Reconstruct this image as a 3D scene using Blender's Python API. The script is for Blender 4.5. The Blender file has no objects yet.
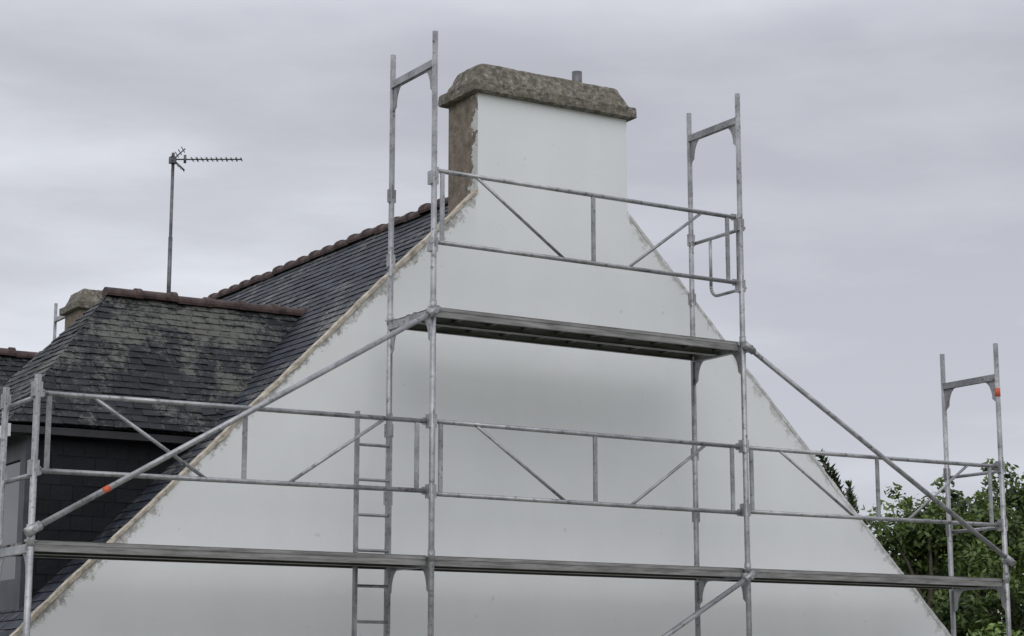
import bpy, bmesh, math, random
from mathutils import Vector, Matrix, noise
random.seed(7)
H0 = 3.2                       # eye height of the photographer above the ground
scene = bpy.context.scene
def P(x, y, h): return Vector((x, y, h + H0))

# ------------------------------------------------------------------ node helpers
class NT:
    def __init__(s, mat): s.t = mat.node_tree; s.n = s.t.nodes; s.l = s.t.links
    def new(s, typ, **kw):
        n = s.n.new(typ)
        for k, v in kw.items(): setattr(n, k, v)
        return n
    def put(s, sock, v):
        if v is None: return
        if isinstance(v, bpy.types.NodeSocket): s.l.new(v, sock)
        else: sock.default_value = v
    def math(s, op, a, b=None, c=None, clamp=False):
        n = s.new('ShaderNodeMath', operation=op); n.use_clamp = clamp
        s.put(n.inputs[0], a); s.put(n.inputs[1], b); s.put(n.inputs[2], c)
        return n.outputs[0]
    def mix(s, f, a, b, blend='MIX'):
        n = s.new('ShaderNodeMix', data_type='RGBA', blend_type=blend)
        s.put(n.inputs[0], f); s.put(n.inputs[6], a); s.put(n.inputs[7], b)
        return n.outputs[2]
    def ramp(s, f, stops):
        n = s.new('ShaderNodeValToRGB'); e = n.color_ramp.elements
        while len(e) < len(stops): e.new(0.5)
        for i, (p, c) in enumerate(stops):
            e[i].position = p
            e[i].color = (c, c, c, 1) if isinstance(c, (int, float)) else (*c, 1)
        s.put(n.inputs[0], f); return n.outputs[0]
    def noise(s, scale, detail=4, rough=.55, vec=None, stretch=None):
        if vec is None: vec = s.pos()
        if stretch:
            m = s.new('ShaderNodeMapping'); m.inputs['Scale'].default_value = stretch
            s.l.new(vec, m.inputs[0]); vec = m.outputs[0]
        n = s.new('ShaderNodeTexNoise'); s.l.new(vec, n.inputs['Vector'])
        n.inputs['Scale'].default_value = scale; n.inputs['Detail'].default_value = min(detail, 6)
        n.inputs['Roughness'].default_value = rough
        return n.outputs[0]
    def pos(s):
        if not hasattr(s, '_p'): s._p = s.new('ShaderNodeNewGeometry').outputs['Position']
        return s._p
    def xyz(s):
        if not hasattr(s, '_x'):
            n = s.new('ShaderNodeSeparateXYZ'); s.l.new(s.pos(), n.inputs[0]); s._x = n.outputs
        return s._x
    def attr(s, name):
        n = s.new('ShaderNodeAttribute'); n.attribute_name = name; return n.outputs['Fac']
    def bump(s, height, strength, dist=.01):
        n = s.new('ShaderNodeBump'); n.inputs['Strength'].default_value = strength
        n.inputs['Distance'].default_value = dist; s.l.new(height, n.inputs['Height']); return n.outputs[0]

def material(name, rough=.6, metal=0.0):
    m = bpy.data.materials.new(name); m.use_nodes = True
    nt = NT(m); b = m.node_tree.nodes['Principled BSDF']
    b.inputs['Roughness'].default_value = rough; b.inputs['Metallic'].default_value = metal
    return m, nt, b
def C(r, g, b): return (r, g, b, 1)

# ------------------------------------------------------------------ materials
APEX = 9.51
def mat_wall():
    m, n, b = material('white_render', .85)
    x, y, z = n.xyz()
    big = n.noise(.55, 4); streak = n.noise(2.2, 4, stretch=(1.3, 1.3, .35)); fine = n.noise(38, 3)
    f = n.math('ADD', n.math('MULTIPLY', big, .6), n.math('MULTIPLY', streak, .4))
    col = n.ramp(f, [(.35, (.70, .715, .715)), (.63, (.745, .76, .76))])
    # sparse pin-head dirt spots
    spots = n.ramp(n.noise(9, 3, .5), [(.735, 0.0), (.76, .35)])
    col = n.mix(spots, col, C(.45, .45, .43))
    # weathering hugging the sloping verge
    dx = n.math('ABSOLUTE', n.math('SUBTRACT', x, APEX))
    edge = n.math('SUBTRACT', n.math('SUBTRACT', 5.19 + H0, n.math('MULTIPLY', dx, .99)), z)   # metres below verge line
    on_gable = n.math('GREATER_THAN', dx, .84)
    near = n.math('SUBTRACT', 1.0, n.math('DIVIDE', edge, .36), clamp=True)
    patch = n.math('MULTIPLY', n.math('SUBTRACT', n.noise(.8, 3, .5), .5), .30)       # dirtier and cleaner stretches
    sp = n.math('ADD', n.noise(8.5, 6, .78), patch)
    dirt = n.ramp(n.math('ADD', n.math('MULTIPLY', near, .34), n.math('MULTIPLY', sp, .62)), [(.55, 0.0), (.615, .9)])
    left = n.math('LESS_THAN', x, APEX)
    dirt = n.math('MULTIPLY', n.math('MULTIPLY', dirt, on_gable), n.math('ADD', n.math('MULTIPLY', left, .35), .6))
    dcol = n.ramp(n.noise(23, 4, .7), [(.35, (.16, .155, .14)), (.65, (.46, .45, .42))])
    soft = n.math('MULTIPLY', n.math('MULTIPLY', n.math('SUBTRACT', 1.0, n.math('DIVIDE', edge, .5), clamp=True), on_gable), .14)
    col = n.mix(soft, col, C(.47, .455, .41))
    col = n.mix(dirt, col, dcol)
    n.l.new(col, b.inputs['Base Color'])
    n.l.new(n.bump(n.math('ADD', n.math('MULTIPLY', fine, .35), n.noise(3, 4)), .25, .012), b.inputs['Normal'])
    return m
def mat_peeled():
    m, n, b = material('peeled_chimney_render', .92)
    x, y, z = n.xyz()
    base = n.ramp(n.noise(9, 6, .7), [(.3, (.10, .082, .062)), (.5, (.19, .155, .12)), (.7, (.29, .25, .205))])
    f = n.math('ADD', n.noise(7, 6, .7), n.math('MULTIPLY', n.math('SUBTRACT', 14.78, y), 1.0))
    low = n.math('MULTIPLY', n.math('SUBTRACT', H0 + 4.7, z, clamp=True), .3)
    mask = n.ramp(n.math('ADD', f, low), [(.61, 0.0), (.64, 1.0)])
    col = n.mix(mask, base, C(.56, .56, .54))
    n.l.new(col, b.inputs['Base Color'])
    n.l.new(n.bump(n.noise(14, 6, .7), .7, .03), b.inputs['Normal'])
    return m
def mat_stone():
    m, n, b = material('weathered_stone', .95)
    col = n.ramp(n.noise(17, 6, .78), [(.32, (.04, .036, .030)), (.45, (.12, .108, .088)), (.56, (.22, .20, .168)), (.69, (.42, .39, .335))])
    lich = n.ramp(n.noise(3.5, 6, .7), [(.47, 0.0), (.64, .45)])
    col = n.mix(lich, col, C(.155, .13, .085))
    n.l.new(col, b.inputs['Base Color'])
    n.l.new(n.bump(n.noise(36, 6, .75), .8, .02), b.inputs['Normal'])
    return m
def mat_slate(name, dark, light, moss, mosscol=(.17, .165, .15)):
    m, n, b = material(name, .7)
    b.inputs['Specular IOR Level'].default_value = .30
    v = n.attr('var')
    col = n.ramp(v, [(0, dark), (1, light)])
    col = n.mix(n.math('MULTIPLY', n.noise(1.3, 4), .6), col, C(*[c * .5 for c in dark]))
    sp = n.noise(15, 6, .88); area = n.noise(1.7, 5, .7)
    mask = n.ramp(n.math('ADD', n.math('MULTIPLY', sp, .66), n.math('MULTIPLY', area, .62)), [(.69 - moss, 0.0), (.745 - moss * .6, .9)])
    mc = n.mix(n.noise(24, 4, .7), C(*[c * .4 for c in mosscol]), C(*[c * 1.6 for c in mosscol]))
    col = n.mix(mask, col, mc)
    n.l.new(col, b.inputs['Base Color'])
    n.l.new(n.math('ADD', n.math('MULTIPLY', n.noise(20, 3), .3), .5), b.inputs['Roughness'])
    n.l.new(n.bump(n.noise(30, 4, .6), .5, .006), b.inputs['Normal'])
    return m
def mat_simple(name, c1, c2, scale=6, rough=.7, metal=0, bump=.2, stretch=None):
    m, n, b = material(name, rough, metal)
    col = n.ramp(n.noise(scale, 5, .65, stretch=stretch), [(.35, c1), (.65, c2)])
    n.l.new(col, b.inputs['Base Color'])
    n.l.new(n.bump(n.noise(scale * 3, 4), bump, .006), b.inputs['Normal'])
    return m
def mat_galv():
    m, n, b = material('galvanised_steel', .5, .6)
    a = n.noise(5, 4, .6); c = n.noise(42, 4, .7); d = n.noise(1.2, 2)
    f = n.math('ADD', n.math('MULTIPLY', a, .5), n.math('ADD', n.math('MULTIPLY', c, .25), n.math('MULTIPLY', d, .25)))
    col = n.ramp(f, [(.36, (.17, .175, .18)), (.5, (.32, .325, .335)), (.64, (.48, .485, .49))])
    grime = n.ramp(n.noise(17, 5, .75), [(.56, 0.0), (.64, .7)])
    col = n.mix(grime, col, C(.065, .06, .055))
    cement = n.ramp(n.noise(29, 5, .8), [(.63, 0.0), (.68, .6)])
    col = n.mix(cement, col, C(.50, .49, .47))
    n.l.new(col, b.inputs['Base Color'])
    n.l.new(n.math('ADD', n.math('MULTIPLY', c, .35), .28), b.inputs['Roughness'])
    return m
def mat_leaf(name, d, l):
    m, n, b = material(name, .5)
    v = n.attr('var')
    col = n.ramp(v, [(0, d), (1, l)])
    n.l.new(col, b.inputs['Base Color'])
    tr = n.new('ShaderNodeBsdfTranslucent'); n.l.new(col, tr.inputs[0])
    mx = n.new('ShaderNodeMixShader'); mx.inputs[0].default_value = .3
    n.l.new(b.outputs[0], mx.inputs[1]); n.l.new(tr.outputs[0], mx.inputs[2])
    n.l.new(mx.outputs[0], m.node_tree.nodes['Material Output'].inputs[0])
    return m

WALL = mat_wall(); PEEL = mat_peeled(); STONE = mat_stone(); GALV = mat_galv()
SLATE = mat_slate('roof_slate', (.014, .0175, .026), (.056, .064, .084), .0)
SLATE_OLD = mat_slate('lichened_slate', (.0075, .0085, .011), (.031, .033, .040), .05, (.115, .117, .102))
SLATE_CLAD = mat_slate('cladding_slate', (.004, .005, .007), (.011, .012, .016), -.15)
MORTAR = mat_simple('verge_mortar', (.24, .21, .17), (.58, .52, .42), 15, .9, 0, .8)
RIDGE = mat_simple('ridge_tile_clay', (.030, .019, .018), (.105, .066, .060), 9, .8, 0, .5)
BLACK = mat_simple('dark_paint', (.012, .012, .014), (.03, .03, .034), 4, .5)
WHITE = mat_simple('white_joinery', (.60, .60, .59), (.74, .74, .73), 4, .5, 0, .05)
GREYW = mat_simple('grey_joinery', (.03, .033, .04), (.06, .066, .08), 4, .5, 0, .05)
DECK = mat_simple('steel_deck', (.06, .057, .053), (.17, .165, .155), 7, .6, .3, .3, (1, 1, 4))
DECKU = mat_simple('deck_web', (.15, .145, .14), (.32, .315, .305), 6, .55, .4, .2, (.6, 1, 6))
ORANGE = mat_simple('orange_tape', (.50, .08, .035), (.68, .14, .06), 12, .6)
ALU = mat_simple('dull_aluminium', (.08, .08, .085), (.18, .18, .19), 9, .5, .6)
BARK = mat_simple('bark', (.04, .03, .022), (.12, .095, .07), 5, .95, 0, 1.0, (3, 3, .6))
LEAF = mat_leaf('foliage_green', (.016, .038, .009), (.165, .235, .055))
LEAF_D = mat_leaf('foliage_dark', (.012, .027, .010), (.075, .12, .035))
LEAF_L = mat_leaf('foliage_light', (.05, .10, .022), (.23, .33, .08))
m, n, b = material('window_glass', .08); b.inputs['Base Color'].default_value = C(.02, .025, .03); GLASS = m

# ------------------------------------------------------------------ mesh helpers
def empty(name, loc=(0, 0, 0)):
    e = bpy.data.objects.new(name, None); e.location = loc
    scene.collection.objects.link(e); e.empty_display_size = .3; return e
def add(name, me, mat, parent=None, smooth=False):
    o = bpy.data.objects.new(name, me); scene.collection.objects.link(o)
    for mm in (mat if isinstance(mat, (list, tuple)) else [mat]): me.materials.append(mm)
    if smooth:
        for p in me.polygons: p.use_smooth = True
    if parent is not None:
        o.parent = parent; o.matrix_parent_inverse = Matrix.Translation(-parent.location)
    return o
class MB:
    """raw mesh builder"""
    def __init__(s): s.v = []; s.f = []; s.var = []; s.mi = []
    def face(s, pts, var=0.5, mi=0):
        i = len(s.v); s.v += [tuple(p) for p in pts]; s.f.append(tuple(range(i, i + len(pts)))); s.var.append(var); s.mi.append(mi)
    def box(s, a, b_, var=.5, mi=0):
        x0, y0, z0 = a; x1, y1, z1 = b_
        c = [(x0,y0,z0),(x1,y0,z0),(x1,y1,z0),(x0,y1,z0),(x0,y0,z1),(x1,y0,z1),(x1,y1,z1),(x0,y1,z1)]
        for q in [(0,3,2,1),(4,5,6,7),(0,1,5,4),(1,2,6,5),(2,3,7,6),(3,0,4,7)]: s.face([c[k] for k in q], var, mi)
    def obox(s, p, q, w, h, up=Vector((0, 0, 1)), mi=0):
        """box bar from p to q with width w, height h"""
        p = Vector(p); q = Vector(q); d = (q - p).normalized()
        if abs(d.dot(up)) > .98: up = Vector((0, 1, 0))
        r = d.cross(up).normalized() * w / 2; u = r.cross(d).normalized() * h / 2
        c = [p-r-u, p+r-u, p+r+u, p-r+u, q-r-u, q+r-u, q+r+u, q-r+u]
        for k in [(0,3,2,1),(4,5,6,7),(0,1,5,4),(1,2,6,5),(2,3,7,6),(3,0,4,7)]: s.face([c[i] for i in reversed(k)], .5, mi)
    def tube(s, p, q, r, seg=12, r2=None, mi=0, caps=True):
        p = Vector(p); q = Vector(q); r2 = r if r2 is None else r2
        d = (q - p).normalized(); a = d.orthogonal().normalized(); c = d.cross(a)
        i0 = len(s.v)
        for k in range(seg):
            t = 2 * math.pi * k / seg; o = a * math.cos(t) + c * math.sin(t)
            s.v.append(tuple(p + o * r)); s.v.append(tuple(q + o * r2))
        for k in range(seg):
            j = (k + 1) % seg
            s.f.append((i0+2*k, i0+2*j, i0+2*j+1, i0+2*k+1)); s.var.append(.5); s.mi.append(mi)
        if caps:
            s.f.append(tuple(i0 + 2*k for k in reversed(range(seg)))); s.var.append(.5); s.mi.append(mi)
            s.f.append(tuple(i0 + 2*k + 1 for k in range(seg))); s.var.append(.5); s.mi.append(mi)
    def poly(s, pts, r, **k):
        for a, b_ in zip(pts[:-1], pts[1:]): s.tube(a, b_, r, **k)
    def mesh(s, name):
        me = bpy.data.meshes.new(name); me.from_pydata(s.v, [], s.f)
        at = me.attributes.new('var', 'FLOAT', 'FACE'); at.data.foreach_set('value', s.var)
        me.polygons.foreach_set('material_index', s.mi); me.update(); return me
    def obj(s, name, mat, parent=None, smooth=False):
        o = add(name, s.mesh(name), mat, parent)
        if smooth:
            me = o.data
            for p in me.polygons: p.use_smooth = len(p.vertices) == 4
        return o

def urange(poly, v):
    us = []
    for (u0, v0), (u1, v1) in zip(poly, poly[1:] + poly[:1]):
        if (v0 - v) * (v1 - v) <= 0 and abs(v1 - v0) > 1e-9:
            us.append(u0 + (u1 - u0) * (v - v0) / (v1 - v0))
    return (min(us), max(us)) if len(us) >= 2 else None
def slates(name, O, U, V, poly, w, e, mat, parent, rough=1.0, thick=.010):
    O = Vector(O); U = Vector(U).normalized(); V = Vector(V).normalized(); N = U.cross(V)
    mb = MB(); vmin = min(p[1] for p in poly); vmax = max(p[1] for p in poly)
    def pt(u, v, k):
        sag = .012 * rough * noise.noise(Vector((u * .9, v * .9, 3.3)))      # old battens are never flat
        return O + U * u + V * v + N * (k + sag)
    mb.face([O + U * u + V * v - N * .03 for u, v in poly], .1)
    row = 0; v = vmin + 1e-4
    while v < vmax - 1e-3:
        v1 = min(v + e, vmax - 1e-4)
        ra, rb = urange(poly, v), urange(poly, v1)
        if ra and rb:
            lo = min(ra[0], rb[0]); hi = max(ra[1], rb[1]); u = lo - (row % 2) * w / 2 - random.random() * .01
            rv = random.uniform(-.12, .12)
            while u < hi:
                g = .0015; ww = w * random.uniform(.86, 1.14) if rough > 1 else w
                ca = [min(max(x, ra[0]), ra[1]) for x in (u + g, u + ww - g)]
                cb = [min(max(x, rb[0]), rb[1]) for x in (u + g, u + ww - g)]
                if ca[1] - ca[0] > .004 or cb[1] - cb[0] > .004:
                    var = min(1, max(0, random.gauss(.45 + rv, .27)))
                    t = thick + random.random() * .005 * rough; sk = random.uniform(-.005, .005) * rough
                    tl = random.uniform(-.0025, .0025) * rough
                    if random.random() < .012: sk -= .03; t += .006      # slipped slate
                    a, b_ = pt(ca[0], v - .004 + sk, t + tl), pt(ca[1], v - .004 + sk * .2, t - tl)
                    c, d = pt(cb[1], v1, .003), pt(cb[0], v1, .003)
                    mb.face([a, b_, c, d], var)
                    a0, b0 = pt(ca[0], v - .004 + sk, -.004), pt(ca[1], v - .004 + sk * .2, -.004)
                    mb.face([a0, b0, b_, a], var * .4)
                    mb.face([a0, a, d], var * .4); mb.face([b0, c, b_], var * .4)
                u += ww
        v += e; row += 1
    return mb.obj(name, mat, parent)

def ridge_tiles(name, A, B, r, L, parent, up=Vector((0, 0, 1))):
    A = Vector(A); B = Vector(B); d = (B - A); n_ = int(d.length / L); d.normalize()
    side = d.cross(up).normalized(); up2 = side.cross(d); mb = MB(); seg = 10
    for i in range(n_):
        jit = random.uniform(-.012, .012)
        prof = [(0, r * 1.0), (L * .80, r * 1.02), (L * .82, r * 1.28), (L * .98, r * 1.28), (L * 1.0, r)]
        rings = []
        for (s_, rr) in prof:
            c = A + d * (i * L + s_) + up2 * jit
            rings.append([c + side * math.cos(t) * rr * 1.25 + up2 * (math.sin(t) * rr) for t in [math.pi * k / seg * 1.24 - .12 * math.pi for k in range(seg + 1)]])
        for ra, rb in zip(rings[:-1], rings[1:]):
            for k in range(seg): mb.face([ra[k], ra[k+1], rb[k+1], rb[k]], .5)
        mb.face(rings[0], .5); mb.face(list(reversed(rings[-1])), .5)
    return mb.obj(name, RIDGE, parent)

# ================================================================== HOUSE
house = empty('white_gable_house', (APEX, 20, 0))
XL, XR = 4.15, 14.87                     # outer faces of long walls
YF, YB = 14.6, 25.75                     # gable faces
CX0, CX1 = 8.689, 10.33                  # chimney
def verge(x): return 5.19 - .99 * abs(x - APEX)
SL = .985; RH = 4.78
def slab(x): return RH - SL * abs(x - APEX)

def prism(name, pts, y0, y1, mat, parent):
    bm = bmesh.new()
    f = [bm.verts.new((x, y0, h + H0)) for x, h in pts]; k = [bm.verts.new((x, y1, h + H0)) for x, h in pts]
    bm.faces.new(f); bm.faces.new(list(reversed(k)))
    for i in range(len(pts)):
        j = (i + 1) % len(pts); bm.faces.new([f[j], f[i], k[i], k[j]])
    bmesh.ops.recalc_face_normals(bm, faces=bm.faces)
    me = bpy.data.meshes.new(name); bm.to_mesh(me); bm.free()
    return add(name, me, mat, parent)
CT = 5.30; PW = .075
gable = prism('gable_wall', [(XL, -H0), (XR, -H0), (XR, verge(XR)), (CX1, verge(CX1)), (CX1, CT), (CX0, CT), (CX0, verge(CX0)), (XL, verge(XL))], YF, YF + PW, [WALL, PEEL], house)
for p in gable.data.polygons:
    if p.normal.x < -.9 and p.center.z > H0 + 4: p.material_index = 1
CY1 = YF + .53
prism('gable_wall_core', [(XL, -H0), (XR, -H0), (XR, slab(XR) - .06), (APEX, RH - .06), (XL, slab(XL) - .06)], YF + PW + .002, YF + .3, WALL, house)
mb = MB(); mb.box((CX0, YF + PW, H0 + 3.4), (CX1, CY1, H0 + CT)); ch = mb.obj('chimney_stack', [WALL, PEEL], house)
for p in ch.data.polygons:
    if p.normal.x < -.9 or p.normal.y > .9: p.material_index = 1
prism('rear_gable_wall', [(XL, -H0), (XR, -H0), (XR, verge(XR)), (APEX, verge(APEX)), (XL, verge(XL))], YB - .1, YB, WALL, house)
mb = MB()
mb.box((XL, YF + .3, 0), (XL + .3, YB - .1, H0 + slab(XL) - .03)); mb.box((XR - .3, YF + .3, 0), (XR, YB - .1, H0 + slab(XR) - .03))
mb.obj('side_walls', WALL, house)

def stone_cap(name, x0, x1, y0, y1, h0, parent, k=1.0):
    bm = bmesh.new(); ov = .07 * k
    lv = [(ov - .02, 0), (ov, .012), (ov, .100 * k), (ov - .008, .110 * k), (ov - .05, .116 * k), (-.06, .300 * k), (-.08, .318 * k), (-.17, .322 * k)]
    rings = []; nx, ny = 46, 16
    for o_, z in lv:
        X0, X1, Y0, Y1 = x0 - o_, x1 + o_, y0 - o_, y1 + o_
        r_ = [(X0 + (X1 - X0) * i / nx, Y0) for i in range(nx)] + [(X1, Y0 + (Y1 - Y0) * i / ny) for i in range(ny)] + \
             [(X1 - (X1 - X0) * i / nx, Y1) for i in range(nx)] + [(X0, Y1 - (Y1 - Y0) * i / ny) for i in range(ny)]
        rings.append([bm.verts.new((a, b_, H0 + h0 + z)) for a, b_ in r_])
    m_ = len(rings[0])
    for ra, rb in zip(rings[:-1], rings[1:]):
        for i in range(m_): bm.faces.new([ra[i], ra[(i+1) % m_], rb[(i+1) % m_], rb[i]])
    bm.faces.new(list(reversed(rings[0]))); bm.faces.new(rings[-1])
    bmesh.ops.subdivide_edges(bm, edges=[e for e in bm.edges if abs(e.verts[0].co.z - e.verts[1].co.z) > .07 * k and e.calc_length() > .07 * k], cuts=3)
    for v in bm.verts:
        c = v.co
        d = noise.noise(c * 4) * .010 + noise.noise(c * 16) * .007 + noise.noise(c * 40) * .007
        dirv = Vector((c.x - (x0 + x1) / 2, (c.y - (y0 + y1) / 2) * 3, .6)).normalized()
        if c.z > H0 + h0 + .005: v.co = c + dirv * d
    bmesh.ops.recalc_face_normals(bm, faces=bm.faces)
    me = bpy.data.meshes.new(name); bm.to_mesh(me); bm.free()
    return add(name, me, STONE, parent)
stone_cap('chimney_cap', CX0, CX1, YF, CY1, CT - .015, house)
mb = MB(); px_, py_ = 9.99, 14.93
mb.tube(P(px_, py_, 5.55), P(px_, py_, 5.79), .05, 16)
mb.obj('flue_pipe', ALU, house, True)
# rear chimney
RC = 25.15
mb = MB(); mb.box((8.70, RC, H0 + 3.4), (10.32, RC + .6, H0 + 5.05)); mb.obj('rear_chimney_stack', PEEL, house)
stone_cap('rear_chimney_cap', 8.70, 10.32, RC, RC + .6, 5.03, house, .95)

# main roof
Ls = math.hypot(1, SL); run = APEX - 3.98; vlen = run * Ls
cs, sn = 1 / Ls, SL / Ls
Y0r, Y1r = YF + PW + .006, YB - .10
slates('roof_slates_left', P(APEX - run, 0, slab(APEX - run)), (0, -1, 0), (cs, 0, sn), [(-Y1r, 0), (-Y0r, 0), (-Y0r, vlen), (-Y1r, vlen)], .17, .115, SLATE, house)
slates('roof_slates_right', P(APEX + run, 0, slab(APEX + run)), (0, 1, 0), (-cs, 0, sn), [(Y0r, 0), (Y1r, 0), (Y1r, vlen), (Y0r, vlen)], .22, .14, SLATE, house)
ridge_tiles('main_ridge_tiles', P(APEX, CY1 - .05, RH - .015), P(APEX, RC, RH - .015), .068, .32, house)
# verge mortar on the gable edges (a thin lip, a little proud of the wall)
for nm, s_ in (('verge_mortar_left', -1), ('verge_mortar_right', 1)):
    bm = bmesh.new(); N_ = 160; x_in = CX0 if s_ < 0 else CX1; x_out = XL - .16 if s_ < 0 else XR + .16
    prev = None
    for i in range(N_ + 1):
        x = x_in + (x_out - x_in) * i / N_; h = verge(x)
        th = (.018 if s_ < 0 else .02) + noise.noise(Vector((x * 2.3, 3, 1))) * .014 + noise.noise(Vector((x * 11, 3, 1))) * .014
        pr = (.010 if s_ < 0 else .004) + noise.noise(Vector((x * 6, 9, 1))) * .006
        up_ = .012 + noise.noise(Vector((x * 8, 4, 1))) * .012 + noise.noise(Vector((x * 1.1, 7, 1))) * .014
        ring = [bm.verts.new(P(x, YF - max(pr, .003), h - max(th, .004) * 1.4)), bm.verts.new(P(x, YF - max(pr, .003), h + up_)), bm.verts.new(P(x, YF + PW + .004, h + up_)), bm.verts.new(P(x, YF + PW + .004, h - .4))]
        if prev:
            for k in range(3): bm.faces.new([prev[k], ring[k], ring[k+1], prev[k+1]])
        prev = ring
    bmesh.ops.recalc_face_normals(bm, faces=bm.faces)
    me = bpy.data.meshes.new(nm); bm.to_mesh(me); bm.free(); add(nm, me, MORTAR if s_ < 0 else WALL, house)
# eaves gutter
mb = MB()
for xx in (APEX - run - .06, APEX + run + .06): mb.tube(P(xx, YF, slab(APEX - run) - .06), P(xx, YB, slab(APEX - run) - .06), .06)
mb.obj('gutters', ALU, house, True)
# windows on the long left side
mb = MB()
for yy in (16.2, 19.5, 22.6):
    mb.box((XL - .03, yy, .9), (XL + .02, yy + 1.1, 2.1), mi=0)
    mb.box((XL - .04, yy + .07, .97), (XL - .032, yy + .51, 2.03), mi=1); mb.box((XL - .04, yy + .59, .97), (XL - .032, yy + 1.03, 2.03), mi=1)
mb.obj('side_windows', [WHITE, GLASS], house)

# ---- dormers
def dormer(yc, suffix):
    rh = 3.70; eh = 2.25; hw = 1.21; xe = 5.09; xr = 6.38
    xm = lambda h: (h - RH) / SL + APEX
    s = math.hypot(hw, rh - eh); v_ = (rh - eh) / s
    xa, xb = xm(eh) + .06, xm(rh) + .06
    slates('dormer_slates_front' + suffix, P(0, yc - hw, eh), (1, 0, 0), (0, hw, rh - eh), [(xe, 0), (xa, 0), (xb, s), (xr, s)], .16, .088, SLATE_OLD, house, 1.7, .007)
    slates('dormer_slates_rear' + suffix, P(0, yc + hw, eh), (-1, 0, 0), (0, -hw, rh - eh), [(-xa, 0), (-xe, 0), (-xr, s), (-xb, s)], .16, .105, SLATE_OLD, house, 1.7, .007)
    sh = math.hypot(xr - xe, rh - eh)
    slates('dormer_slates_hip' + suffix, P(xe, 0, eh), (0, -1, 0), (xr - xe, 0, rh - eh), [(-(yc + hw), 0), (-(yc - hw), 0), (-yc + .001, sh), (-yc - .001, sh)], .16, .088, SLATE_OLD, house, 1.7, .007)
    ridge_tiles('dormer_ridge_tiles' + suffix, P(xr - .05, yc, rh - .01), P(xb + .05, yc, rh - .01), .064, .36, house)
    # box: soffit, fascia, walls
    mb = MB()
    mb.box((xe + .02, yc - hw + .02, H0 + eh - .10), (xa + .0, yc + hw - .02, H0 + eh - .035)); mb.obj('dormer_soffit' + suffix, BLACK, house)
    yw = hw - .16; xf = xe + .24
    for sgn, nm in ((-1, 'front'), (1, 'rear')):
        poly = [(xf, slab(xf) - .1), (xa + .1, slab(xa + .1) - .1), (xa + .1, eh - .10), (xf, eh - .10)]
        if sgn < 0: slates('dormer_cheek_' + nm + suffix, P(0, yc - yw, 0), (1, 0, 0), (0, 0, 1), poly, .20, .13, SLATE_CLAD, house, 1.0, .006)
        else: slates('dormer_cheek_' + nm + suffix, P(0, yc + yw, 0), (-1, 0, 0), (0, 0, 1), [(-a, b_) for a, b_ in reversed(poly)], .20, .13, SLATE_CLAD, house, 1.0, .006)
    mb = MB()
    mb.box((xf - .04, yc - yw - .03, H0 + slab(xf) - .2), (xf + .06, yc - yw + .12, H0 + eh - .1))
    mb.box((xf - .04, yc + yw - .12, H0 + slab(xf) - .2), (xf + .06, yc + yw + .03, H0 + eh - .1))
    mb.box((xf - .03, yc - yw + .12, H0 + slab(xf) - .2), (xf + .05, yc + yw - .12, H0 + slab(xf) + .25))
    mb.box((xf - .03, yc - yw + .12, H0 + eh - .3), (xf + .05, yc + yw - .12, H0 + eh - .1))
    mb.box((xf - .02, yc - .04, H0 + slab(xf) + .25), (xf + .05, yc + .04, H0 + eh - .3))
    mb.box((xf + .0, yc - yw + .12, H0 + slab(xf) + .25), (xf + .02, yc + yw - .12, H0 + eh - .3), mi=1)
    mb.box((xe - .015, yc - hw + .01, H0 + eh - .14), (xe + .018, yc + hw - .01, H0 + eh - .03), mi=2)
    mb.obj('dormer_window' + suffix, [GREYW, GLASS, WHITE], house)
dormer(17.61, ''); dormer(21.5, '_b')

# ================================================================== TV ANTENNA
ant = empty('tv_antenna', P(APEX, 24.0, RH))
mb = MB(); ax, ay = APEX, 24.0
mb.tube(P(ax, ay, RH - .1), P(ax, ay, 7.06), .022); mb.tube(P(ax, ay, RH - .1), P(ax, ay, 5.9), .028)
Rv = Vector((.85, -.527, .0)); Ev = Vector((.527, .85, 0))
b0 = P(ax, ay, 6.97); mb.tube(b0 - Rv * .05, b0 + Rv * .93, .010)
for i in range(11):
    c = b0 + Rv * (.26 + i * .066); L_ = .12 - i * .003
    mb.tube(c - Ev * L_ + Vector((0, 0, .0)), c + Ev * L_, .006, 6)
    hh = .030 if i % 2 else .018
    mb.tube(c - Vector((0, 0, hh)), c + Vector((0, 0, hh)), .0055, 6)
for s_ in (1, -1):     # corner reflector wings
    for i in range(4):
        c = b0 + Rv * (.03 + .04 * i - .02) + Vector((0, 0, s_ * (.03 + .035 * i)))
        mb.tube(c - Ev * .14, c + Ev * .14, .006, 6)
    mb.tube(b0 + Rv * .0, b0 + Rv * .16 + Vector((0, 0, s_ * .15)), .009, 6)
mb.tube(b0 + Rv * .16 - Vector((0, 0, .05)), b0 + Rv * .16 + Vector((0, 0, .06)), .02, 8)
mb.box(tuple(b0 + Vector((-.05, -.05, -.06))), tuple(b0 + Vector((.03, .03, .03))))
mb.obj('mast_and_yagi', ALU, ant, True)

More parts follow.
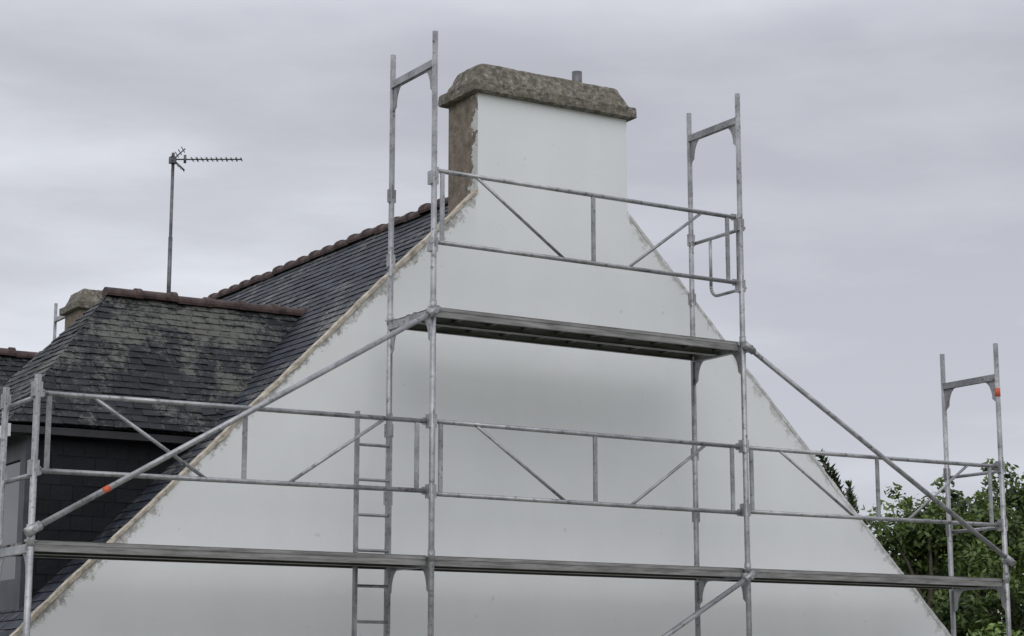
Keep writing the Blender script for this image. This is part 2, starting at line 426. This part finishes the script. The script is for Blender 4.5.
# ================================================================== SCAFFOLDING
XP = [4.36, 7.58, 10.74, 13.87]; YO, YI = 13.43, 14.16
D1, D2, TOP = .98, 2.98, 5.08
scaf = empty('scaffolding', (9.1, 13.77, 0))
mb = MB()
def gusset(mb, x, y, h, sgn):
    """curved corner plate below the transom"""
    n_ = 7; out = [(0, 0)]; th = .004
    for i in range(n_ + 1):
        t = i / n_ * math.pi / 2; out.append((.17 - .12 * math.sin(t), -.18 + .18 * math.cos(t)))
    out.append((0, -.22))
    A = [P(x - th, y + sgn * a, h + b_) for a, b_ in out]; B = [P(x + th, y + sgn * a, h + b_) for a, b_ in out]
    mb.face(A); mb.face(list(reversed(B)))
    for i in range(len(out)): j = (i + 1) % len(out); mb.face([A[i], B[i], B[j], A[j]])
def frame_top(mb, x, h):
    mb.obox(P(x, YO, h - .03), P(x, YI, h - .03), .045, .06)
    gusset(mb, x, YO + .02, h - .055, 1); gusset(mb, x, YI - .02, h - .055, -1)
def post(mb, x, y, htop, joints):
    mb.tube(P(x, y, -H0 + .25), P(x, y, htop), .0242, 16)
    for j in joints:
        mb.tube(P(x, y, j - .045), P(x, y, j + .045), .0295, 16)
        mb.tube(P(x - .045, y, j - .01), P(x + .045, y, j - .01), .007, 6)
    mb.tube(P(x, y, -H0 + .02), P(x, y, -H0 + .3), .017, 10)
    mb.box((x - .075, y - .075, .004), (x + .075, y + .075, .014)); mb.tube(P(x, y, -H0 + .24), P(x, y, -H0 + .28), .045, 8)
tops = {0: 2.18, 1: 5.32, 2: 5.30, 3: 3.28}
for i, x in enumerate(XP):
    lv = [-1.02, D1] + ([D2] if i > 0 else []) + ([TOP] if i in (1, 2) else [])
    for y in (YO, YI):
        post(mb, x, y, tops[i] , [l + .03 for l in lv if l < tops[i] - .3])
        for l in lv:         # wedge boxes that hold the guardrails
            if l >= D1 - .1:
                for dh in (.54, 1.10):
                    if l + dh < tops[i]:
                        mb.box((x - .034, y - .016, H0 + l + dh - .06), (x + .034, y + .05 if y == YO else y + .016, H0 + l + dh + .05))
                        mb.box((x - .006, y - .03, H0 + l + dh - .02), (x + .006, y - .014, H0 + l + dh + .09))
    for l in lv: frame_top(mb, x, l)
    mb.obox(P(x, YO, -2.95), P(x, YI, -2.95), .04, .04)
mb.obj('standards_and_frames', GALV, scaf, True)

def guardrail(mb, x0, x1, y, hb, ht, sk=0):
    """lattice guardrail: two tubes, three posts, two diagonals"""
    r = .019; x0 += .035; x1 -= .035; L = x1 - x0
    mb.tube(P(x0 - .02, y, hb), P(x1 + .02, y, hb + sk), r); mb.tube(P(x0 - .02, y, ht), P(x1 + .02, y, ht + sk), r)
    B = lambda t: P(x0 + L * t, y, hb + sk * t); T = lambda t: P(x0 + L * t, y, ht + sk * t)
    for t in (.022, .505, .975): mb.obox(B(t), T(t), .034, .02, Vector((0, 1, 0)))
    mb.tube(T(.125), B(.41), .0135); mb.tube(T(.885), B(.62), .0135)
    for xx, s_ in ((x0, 0), (x1, sk)): 
        for h in (hb, ht): mb.obox(P(xx - .03, y, h + s_), P(xx + .03, y, h + s_), .012, .06)
mb = MB(); yr = YO + .045
guardrail(mb, XP[0], XP[1], yr, 1.50, 2.055, .02); guardrail(mb, XP[1], XP[2], yr, 1.50, 2.08, -.008); guardrail(mb, XP[2], XP[3], yr, 1.505, 2.07, .012)
guardrail(mb, XP[1], XP[2], yr, 3.55, 4.15, .0)
# end guards
for (x, hb, ht) in ((XP[0] + .0, 1.48, 2.04), (XP[3] - .0, 1.50, 2.04)):
    mb.tube(P(x + .04, YO, ht), P(x + .04, YI, ht), .017); mb.tube(P(x + .04, YO, hb), P(x + .04, YI, hb), .017)
x = XP[2] + .045
mb.tube(P(x, YO, 4.05), P(x, YI, 4.05), .017)
ymid = YO + .50
arc = [P(x, YO, 3.50)] + [P(x, ymid - .10 + .10 * math.sin(t), 3.50 - .0 + .10 - .10 * math.cos(t)) for t in [k / 6 * math.pi / 2 for k in range(7)]] + [P(x, ymid, 4.05)]
mb.poly(arc, .015)
mb.tube(P(x, YO + .1, 3.50), P(x, YO + .1, 4.05), .013)
mb.obj('guardrails', GALV, scaf, True)

mb = MB(); yb = YO - .045
def brace(a, b_):
    A, B = Vector(a), Vector(b_); mb.tube(A, B, .0225, 14)
    d = (B - A).normalized()
    for p, y0 in ((A, 0), (B, 0)):
        mb.tube(p - d * .06, p + d * .06, .034, 10); mb.tube(p - Vector((0, .045, 0)), p + Vector((0, .08, 0)), .02, 8)
        mb.tube(p + Vector((0, .045, -.035)), p + Vector((0, .045, .035)), .034, 10)
brace(P(XP[0] + .0, yb, 1.08), P(XP[1] - .02, yb, 2.95))
brace(P(XP[2] + .03, yb, 2.95), P(XP[3] + .0, yb, 1.18))
brace(P(XP[2] - .02, yb, .93), P(XP[1] + .02, yb, -.85))
mb.obj('diagonal_braces', GALV, scaf, True)
mb = MB()
mb.tube(P(XP[3], YO, 2.76), P(XP[3], YO, 2.84), .0262, 16)
A, B = P(XP[0], yb, 1.08), P(XP[1] - .02, yb, 2.95); mb.tube(A.lerp(B, .155), A.lerp(B, .170), .0236, 14)
mb.obj('orange_marker_bands', ORANGE, scaf, True)

# decks : pairs of pressed-steel planks (C-section, open underside with ribs)
def deck(x0, x1, h):
    mb = MB(); x0 += .03; x1 -= .03; w = (YI - YO - .06) / 2 - .006
    for k in range(2):
        y0 = YO + .03 + k * (w + .012); y1 = y0 + w; z1 = H0 + h + .03; z0 = z1 - .078
        mb.box((x0, y0, z1 - .004), (x1, y1, z1), mi=0)
        mb.box((x0, y0 - .001, z0), (x1, y0 + .003, z1 - .0045), mi=1); mb.box((x0, y1 - .003, z0), (x1, y1 + .001, z1 - .0045), mi=1)
        mb.box((x0, y0 + .0035, z0), (x1, y0 + .03, z0 + .003), mi=1); mb.box((x0, y1 - .03, z0), (x1, y1 - .0035, z0 + .003), mi=1)
        mb.box((x0, y0 - .006, z1 - .03), (x1, y0 - .0012, z1 - .018), mi=1)     # pressed bead along the web
        n_ = 9
        for i in range(n_ + 1):
            xx = x0 + .01 + (x1 - x0 - .05) * i / n_
            mb.box((xx, y0 + .004, z1 - .045), (xx + .03, y1 - .004, z1 - .0045), mi=0)
        for yy in (y0 + w * .35, y0 + w * .65): mb.box((x0 + .01, yy - .008, z1 - .02), (x1 - .01, yy + .008, z1 - .005), mi=0)
        for xx in (x0, x1):
            for yy in (y0 + .05, y1 - .05): mb.box((xx - .035, yy - .02, z1 - .035), (xx + .035, yy + .02, z1 - .005), mi=1)
    return mb
for a, b_, h, nm in ((XP[0], XP[1], D1, 'deck_1'), (XP[1], XP[2], D1, 'deck_2'), (XP[2], XP[3], D1, 'deck_3'), (XP[1], XP[2], D2, 'deck_4')):
    deck(a, b_, h).obj(nm, [DECK, DECKU], scaf)

# ladder
lad = empty('access_ladder', P(7.38, 14.02, -1))
mb = MB(); lx0, lx1, ly = 7.225, 7.525, 14.04
for xx in (lx0, lx1): mb.obox(P(xx, ly, -1.05), P(xx, ly, 2.20), .022, .05)
for i in range(11): 
    h = -.92 + i * .285
    mb.tube(P(lx0, ly, h), P(lx1, ly, h), .013, 8)
mb.obj('stiles_and_rungs', GALV, lad)

# small rear scaffold behind the far chimney
sc2 = empty('scaffolding.001', (9.4, 27, 0)); mb = MB()
for xx, tp in ((9.08, 5.50), (5.9, 3.4), (12.0, 3.4)):
    for yy in (26.6, 27.3): mb.tube(P(xx, yy, -H0), P(xx, yy, tp), .0242)
    mb.obox(P(xx, 26.6, tp - .25), P(xx, 27.3, tp - .25), .045, .06)
for h in (1.5, 2.06): mb.tube(P(5.9, 27.3, h), P(12.0, 27.3, h), .019)
mb.box((5.9, 26.63, H0 + .94), (12.0, 27.27, H0 + 1.0))
mb.obj('frames_and_deck', GALV, sc2, True)

# ================================================================== VEGETATION
def limb(mb, a, b_, r0, r1, bend=.15, n_=5):
    a, b_ = Vector(a), Vector(b_); pts = []
    off = Vector((random.uniform(-1, 1), random.uniform(-1, 1), random.uniform(-.3, .5))) * bend * (b_ - a).length
    for i in range(n_ + 1):
        t = i / n_; pts.append(a.lerp(b_, t) + off * math.sin(t * math.pi))
    for i in range(n_):
        mb.tube(pts[i], pts[i+1], r0 + (r1 - r0) * i / n_, 8, r0 + (r1 - r0) * (i + 1) / n_, caps=False)
def leaves(mb, c, rad, n_, size, squash=.8, shade=0.0):
    c = Vector(c)
    for _ in range(n_):
        d = Vector((random.gauss(0, 1), random.gauss(0, 1), random.gauss(0, 1))).normalized()
        rr = rad * (random.random() ** .45) * (1 + .35 * noise.noise(d * 2.2 + c))
        p = c + Vector((d.x * rr, d.y * rr, d.z * rr * squash))
        nrm = (d * .7 + Vector((random.gauss(0, .6), random.gauss(0, .6), random.gauss(0, .6) + .4))).normalized()
        a = nrm.orthogonal().normalized(); a.rotate(Matrix.Rotation(random.random() * 6.28, 3, nrm)); bb = nrm.cross(a)
        s = size * random.uniform(.6, 1.3); f = .45 * s
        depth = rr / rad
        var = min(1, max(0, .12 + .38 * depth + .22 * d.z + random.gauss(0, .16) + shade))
        mb.face([p - a * s * .5, p + bb * f * .5 - a * .08 * s, p + a * s * .5, p - bb * f * .5 - a * .08 * s], var)
def tree(name, x, y, height, spread, clumps, n_, size, mat, base=.25):
    t = empty(name, (x, y, 0)); mb = MB(); tr = .03 * height
    top = Vector((x, y, height * .62)); limb(mb, (x, y, 0), top, tr, tr * .5, .04, 7)
    lf = MB()
    for i in range(clumps):
        ang = random.random() * 6.283; z = height * random.uniform(base, .97); k = math.sin(min(1, max(0, (z / height - base + .12) / (1.1 - base))) * math.pi) ** .6
        rr = spread * k * random.uniform(.25, 1.0)
        c = Vector((x + math.cos(ang) * rr, y + math.sin(ang) * rr, z - .12 * height * (rr / spread)))
        limb(mb, (x, y, min(c.z * .7, height * .55)), c, tr * .35, .012, .12, 4)
        cr = spread * random.uniform(.20, .36)
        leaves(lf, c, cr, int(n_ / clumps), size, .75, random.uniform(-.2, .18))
        for q in range(4):    # protruding sprays for an uneven outline
            d = Vector((random.gauss(0, 1), random.gauss(0, 1), random.gauss(.3, .8))).normalized()
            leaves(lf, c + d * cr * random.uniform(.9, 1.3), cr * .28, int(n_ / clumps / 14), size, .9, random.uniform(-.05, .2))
    mb.obj('trunk_and_limbs', BARK, t, True); lf.obj('crown', mat, t); return t
RV = Vector((.85, -.527)); VV = Vector((.527, .85))
def at(px, d): 
    r = (px - 512) / 1950 * d; q = RV * r + VV * d; return q.x, q.y
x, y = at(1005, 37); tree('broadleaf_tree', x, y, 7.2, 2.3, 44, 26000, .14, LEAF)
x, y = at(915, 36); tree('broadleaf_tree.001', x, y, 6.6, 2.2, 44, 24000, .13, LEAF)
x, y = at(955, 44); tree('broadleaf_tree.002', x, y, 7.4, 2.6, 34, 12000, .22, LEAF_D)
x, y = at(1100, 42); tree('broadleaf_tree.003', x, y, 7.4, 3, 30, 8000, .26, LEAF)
x, y = at(1000, 27)
g = empty('garden_shrub', (x, y, 0)); lf = MB(); mb = MB()
for i in range(22):
    a = random.random() * 6.28; rr = random.random() * 1.15; c = Vector((x + math.cos(a) * rr, y + math.sin(a) * rr, random.uniform(1.8, 4.05 - .35 * rr)))
    limb(mb, (x, y, 0), c, .04, .01); leaves(lf, c, .48, 600, .10, .8, random.uniform(-.05, .2))
mb.obj('stems', BARK, g, True); lf.obj('leaves', LEAF_L, g)
# bristly evergreen whose leading shoots rise above the right slope
x, y = at(862, 27); ev = empty('spiky_evergreen', (x, y, 0)); mb = MB(); lf = MB()
limb(mb, (x, y, 0), (x, y, 4.9), .13, .05, .01)
shoots = []
for (dr, dz) in ((-.52, 6.42), (-.38, 6.20), (-.22, 5.98), (-.62, 6.0), (-.10, 5.75), (.06, 5.5), (-.7, 5.0), (.3, 4.9), (-.9, 4.2), (.6, 4.4), (0, 5.1)):
    d2 = RV * dr + VV * random.uniform(-.3, .3); shoots.append((Vector((x + RV.x * dr * .2, y + RV.y * dr * .2, dz - 1.1)), Vector((x + d2.x, y + d2.y, dz))))
for a, b_ in shoots:
    limb(mb, a, b_, .025, .012, .03)
    ax_ = (b_ - a).normalized(); L_ = (b_ - a).length
    for i in range(190):
        t = random.random(); p = a.lerp(b_, t)
        side = ax_.orthogonal().normalized(); side.rotate(Matrix.Rotation(random.random() * 6.28, 3, ax_))
        dv = (side + ax_ * random.uniform(.2, .9)).normalized(); s = random.uniform(.10, .19) * (1.1 - t * .45)
        wv = dv.cross(ax_).normalized() * .018
        lf.face([p - wv, p + wv, p + dv * s * .6 + wv * 1.1, p + dv * s, p + dv * s * .6 - wv * 1.1], random.random())
mb.obj('trunk', BARK, ev, True); lf.obj('needles', LEAF_D, ev)
# distant hedge / tree belt
hd = MB()
for i in range(60):
    t = i / 59; ang = math.radians(-60 + 170 * t); R_ = 85 + random.uniform(-6, 6)
    c = Vector((9 + math.sin(ang) * R_, 10 + math.cos(ang) * R_, random.uniform(1.2, 2.6)))
    leaves(hd, c, random.uniform(2.4, 3.6), 260, .9, .6, random.uniform(-.15, .1))
hd.obj('distant_hedgerow', LEAF_D)

# ================================================================== GROUND
m, n, b = material('lawn_and_gravel', .95)
x_, y_, z_ = n.xyz()
grass = n.ramp(n.noise(1.2, 6, .7), [(.3, (.035, .055, .018)), (.7, (.095, .125, .045))])
grav = n.ramp(n.noise(25, 4, .7), [(.3, (.22, .21, .19)), (.7, (.42, .40, .36))])
dd = n.math('ADD', n.math('POWER', n.math('SUBTRACT', x_, 9.5), 2.0), n.math('POWER', n.math('SUBTRACT', y_, 16), 2.0))
msk = n.ramp(n.math('ADD', n.math('DIVIDE', dd, 900), n.math('MULTIPLY', n.noise(.5, 4), .1)), [(.28, 1.0), (.31, 0.0)])
n.l.new(n.mix(msk, grass, grav), b.inputs['Base Color']); n.l.new(n.bump(n.noise(30, 4), .6, .03), b.inputs['Normal'])
mb = MB(); mb.face([(-2500, -2500, 0), (2500, -2500, 0), (2500, 2500, 0), (-2500, 2500, 0)]); mb.obj('ground', m)

# ================================================================== SKY / LIGHT
SUN_EL, SUN_AZ = math.radians(40), math.radians(212)       # azimuth clockwise from +Y, light from behind the photographer
w = bpy.data.worlds.new('World'); scene.world = w; w.use_nodes = True
n = NT(w); bg = w.node_tree.nodes['Background']; bg.inputs['Strength'].default_value = .1
sky = n.new('ShaderNodeTexSky', sky_type='NISHITA'); sky.sun_disc = False
sky.sun_elevation = SUN_EL; sky.sun_rotation = SUN_AZ
tc = n.new('ShaderNodeTexCoord').outputs['Generated']
sp = n.new('ShaderNodeSeparateXYZ'); n.l.new(tc, sp.inputs[0]); z = sp.outputs[2]
rot = n.new('ShaderNodeMapping'); rot.inputs['Rotation'].default_value = (math.radians(3), math.radians(-5), 0); rot.inputs['Scale'].default_value = (1.0, 1.0, 4.2)
n.l.new(tc, rot.inputs[0])
n1 = n.noise(2.3, 4, .45, rot.outputs[0]); n2 = n.noise(9, 6, .58, rot.outputs[0])
f = n.math('ADD', n.math('MULTIPLY', n1, .72), n.math('MULTIPLY', n2, .28))
cl = n.ramp(f, [(.36, (5.3, 5.42, 6.0)), (.50, (6.2, 6.36, 6.95)), (.64, (7.7, 7.9, 8.45))])
elev = n.ramp(z, [(0.0, 1.14), (.14, 1.05), (.31, .93), (.42, 1.55), (.65, 1.65), (1.0, 1.55)])
cloud = n.mix(1.0, cl, elev, 'MULTIPLY')
n.l.new(n.mix(.95, sky.outputs[0], cloud), bg.inputs['Color'])
sd = bpy.data.lights.new('sun', 'SUN'); sd.energy = .85; sd.angle = math.radians(60); sd.color = (1, .97, .93)
so = bpy.data.objects.new('sun', sd); scene.collection.objects.link(so)
dirv = Vector((math.sin(SUN_AZ) * math.cos(SUN_EL), math.cos(SUN_AZ) * math.cos(SUN_EL), math.sin(SUN_EL)))
so.rotation_euler = dirv.to_track_quat('Z', 'Y').to_euler(); so.location = dirv * 60

# ================================================================== CAMERA
cd = bpy.data.cameras.new('camera'); cam = bpy.data.objects.new('camera', cd); scene.collection.objects.link(cam)
cam.location = (0, 0, H0); cd.sensor_width = 36; cd.lens = 1950 / 1024 * 36; cd.clip_end = 6000
cam.rotation_euler = (math.radians(90 + 10.69), 0, -math.atan2(.527, .850))
scene.camera = cam
scene.view_settings.view_transform = 'Standard'; scene.view_settings.look = 'None'; scene.view_settings.exposure = 0
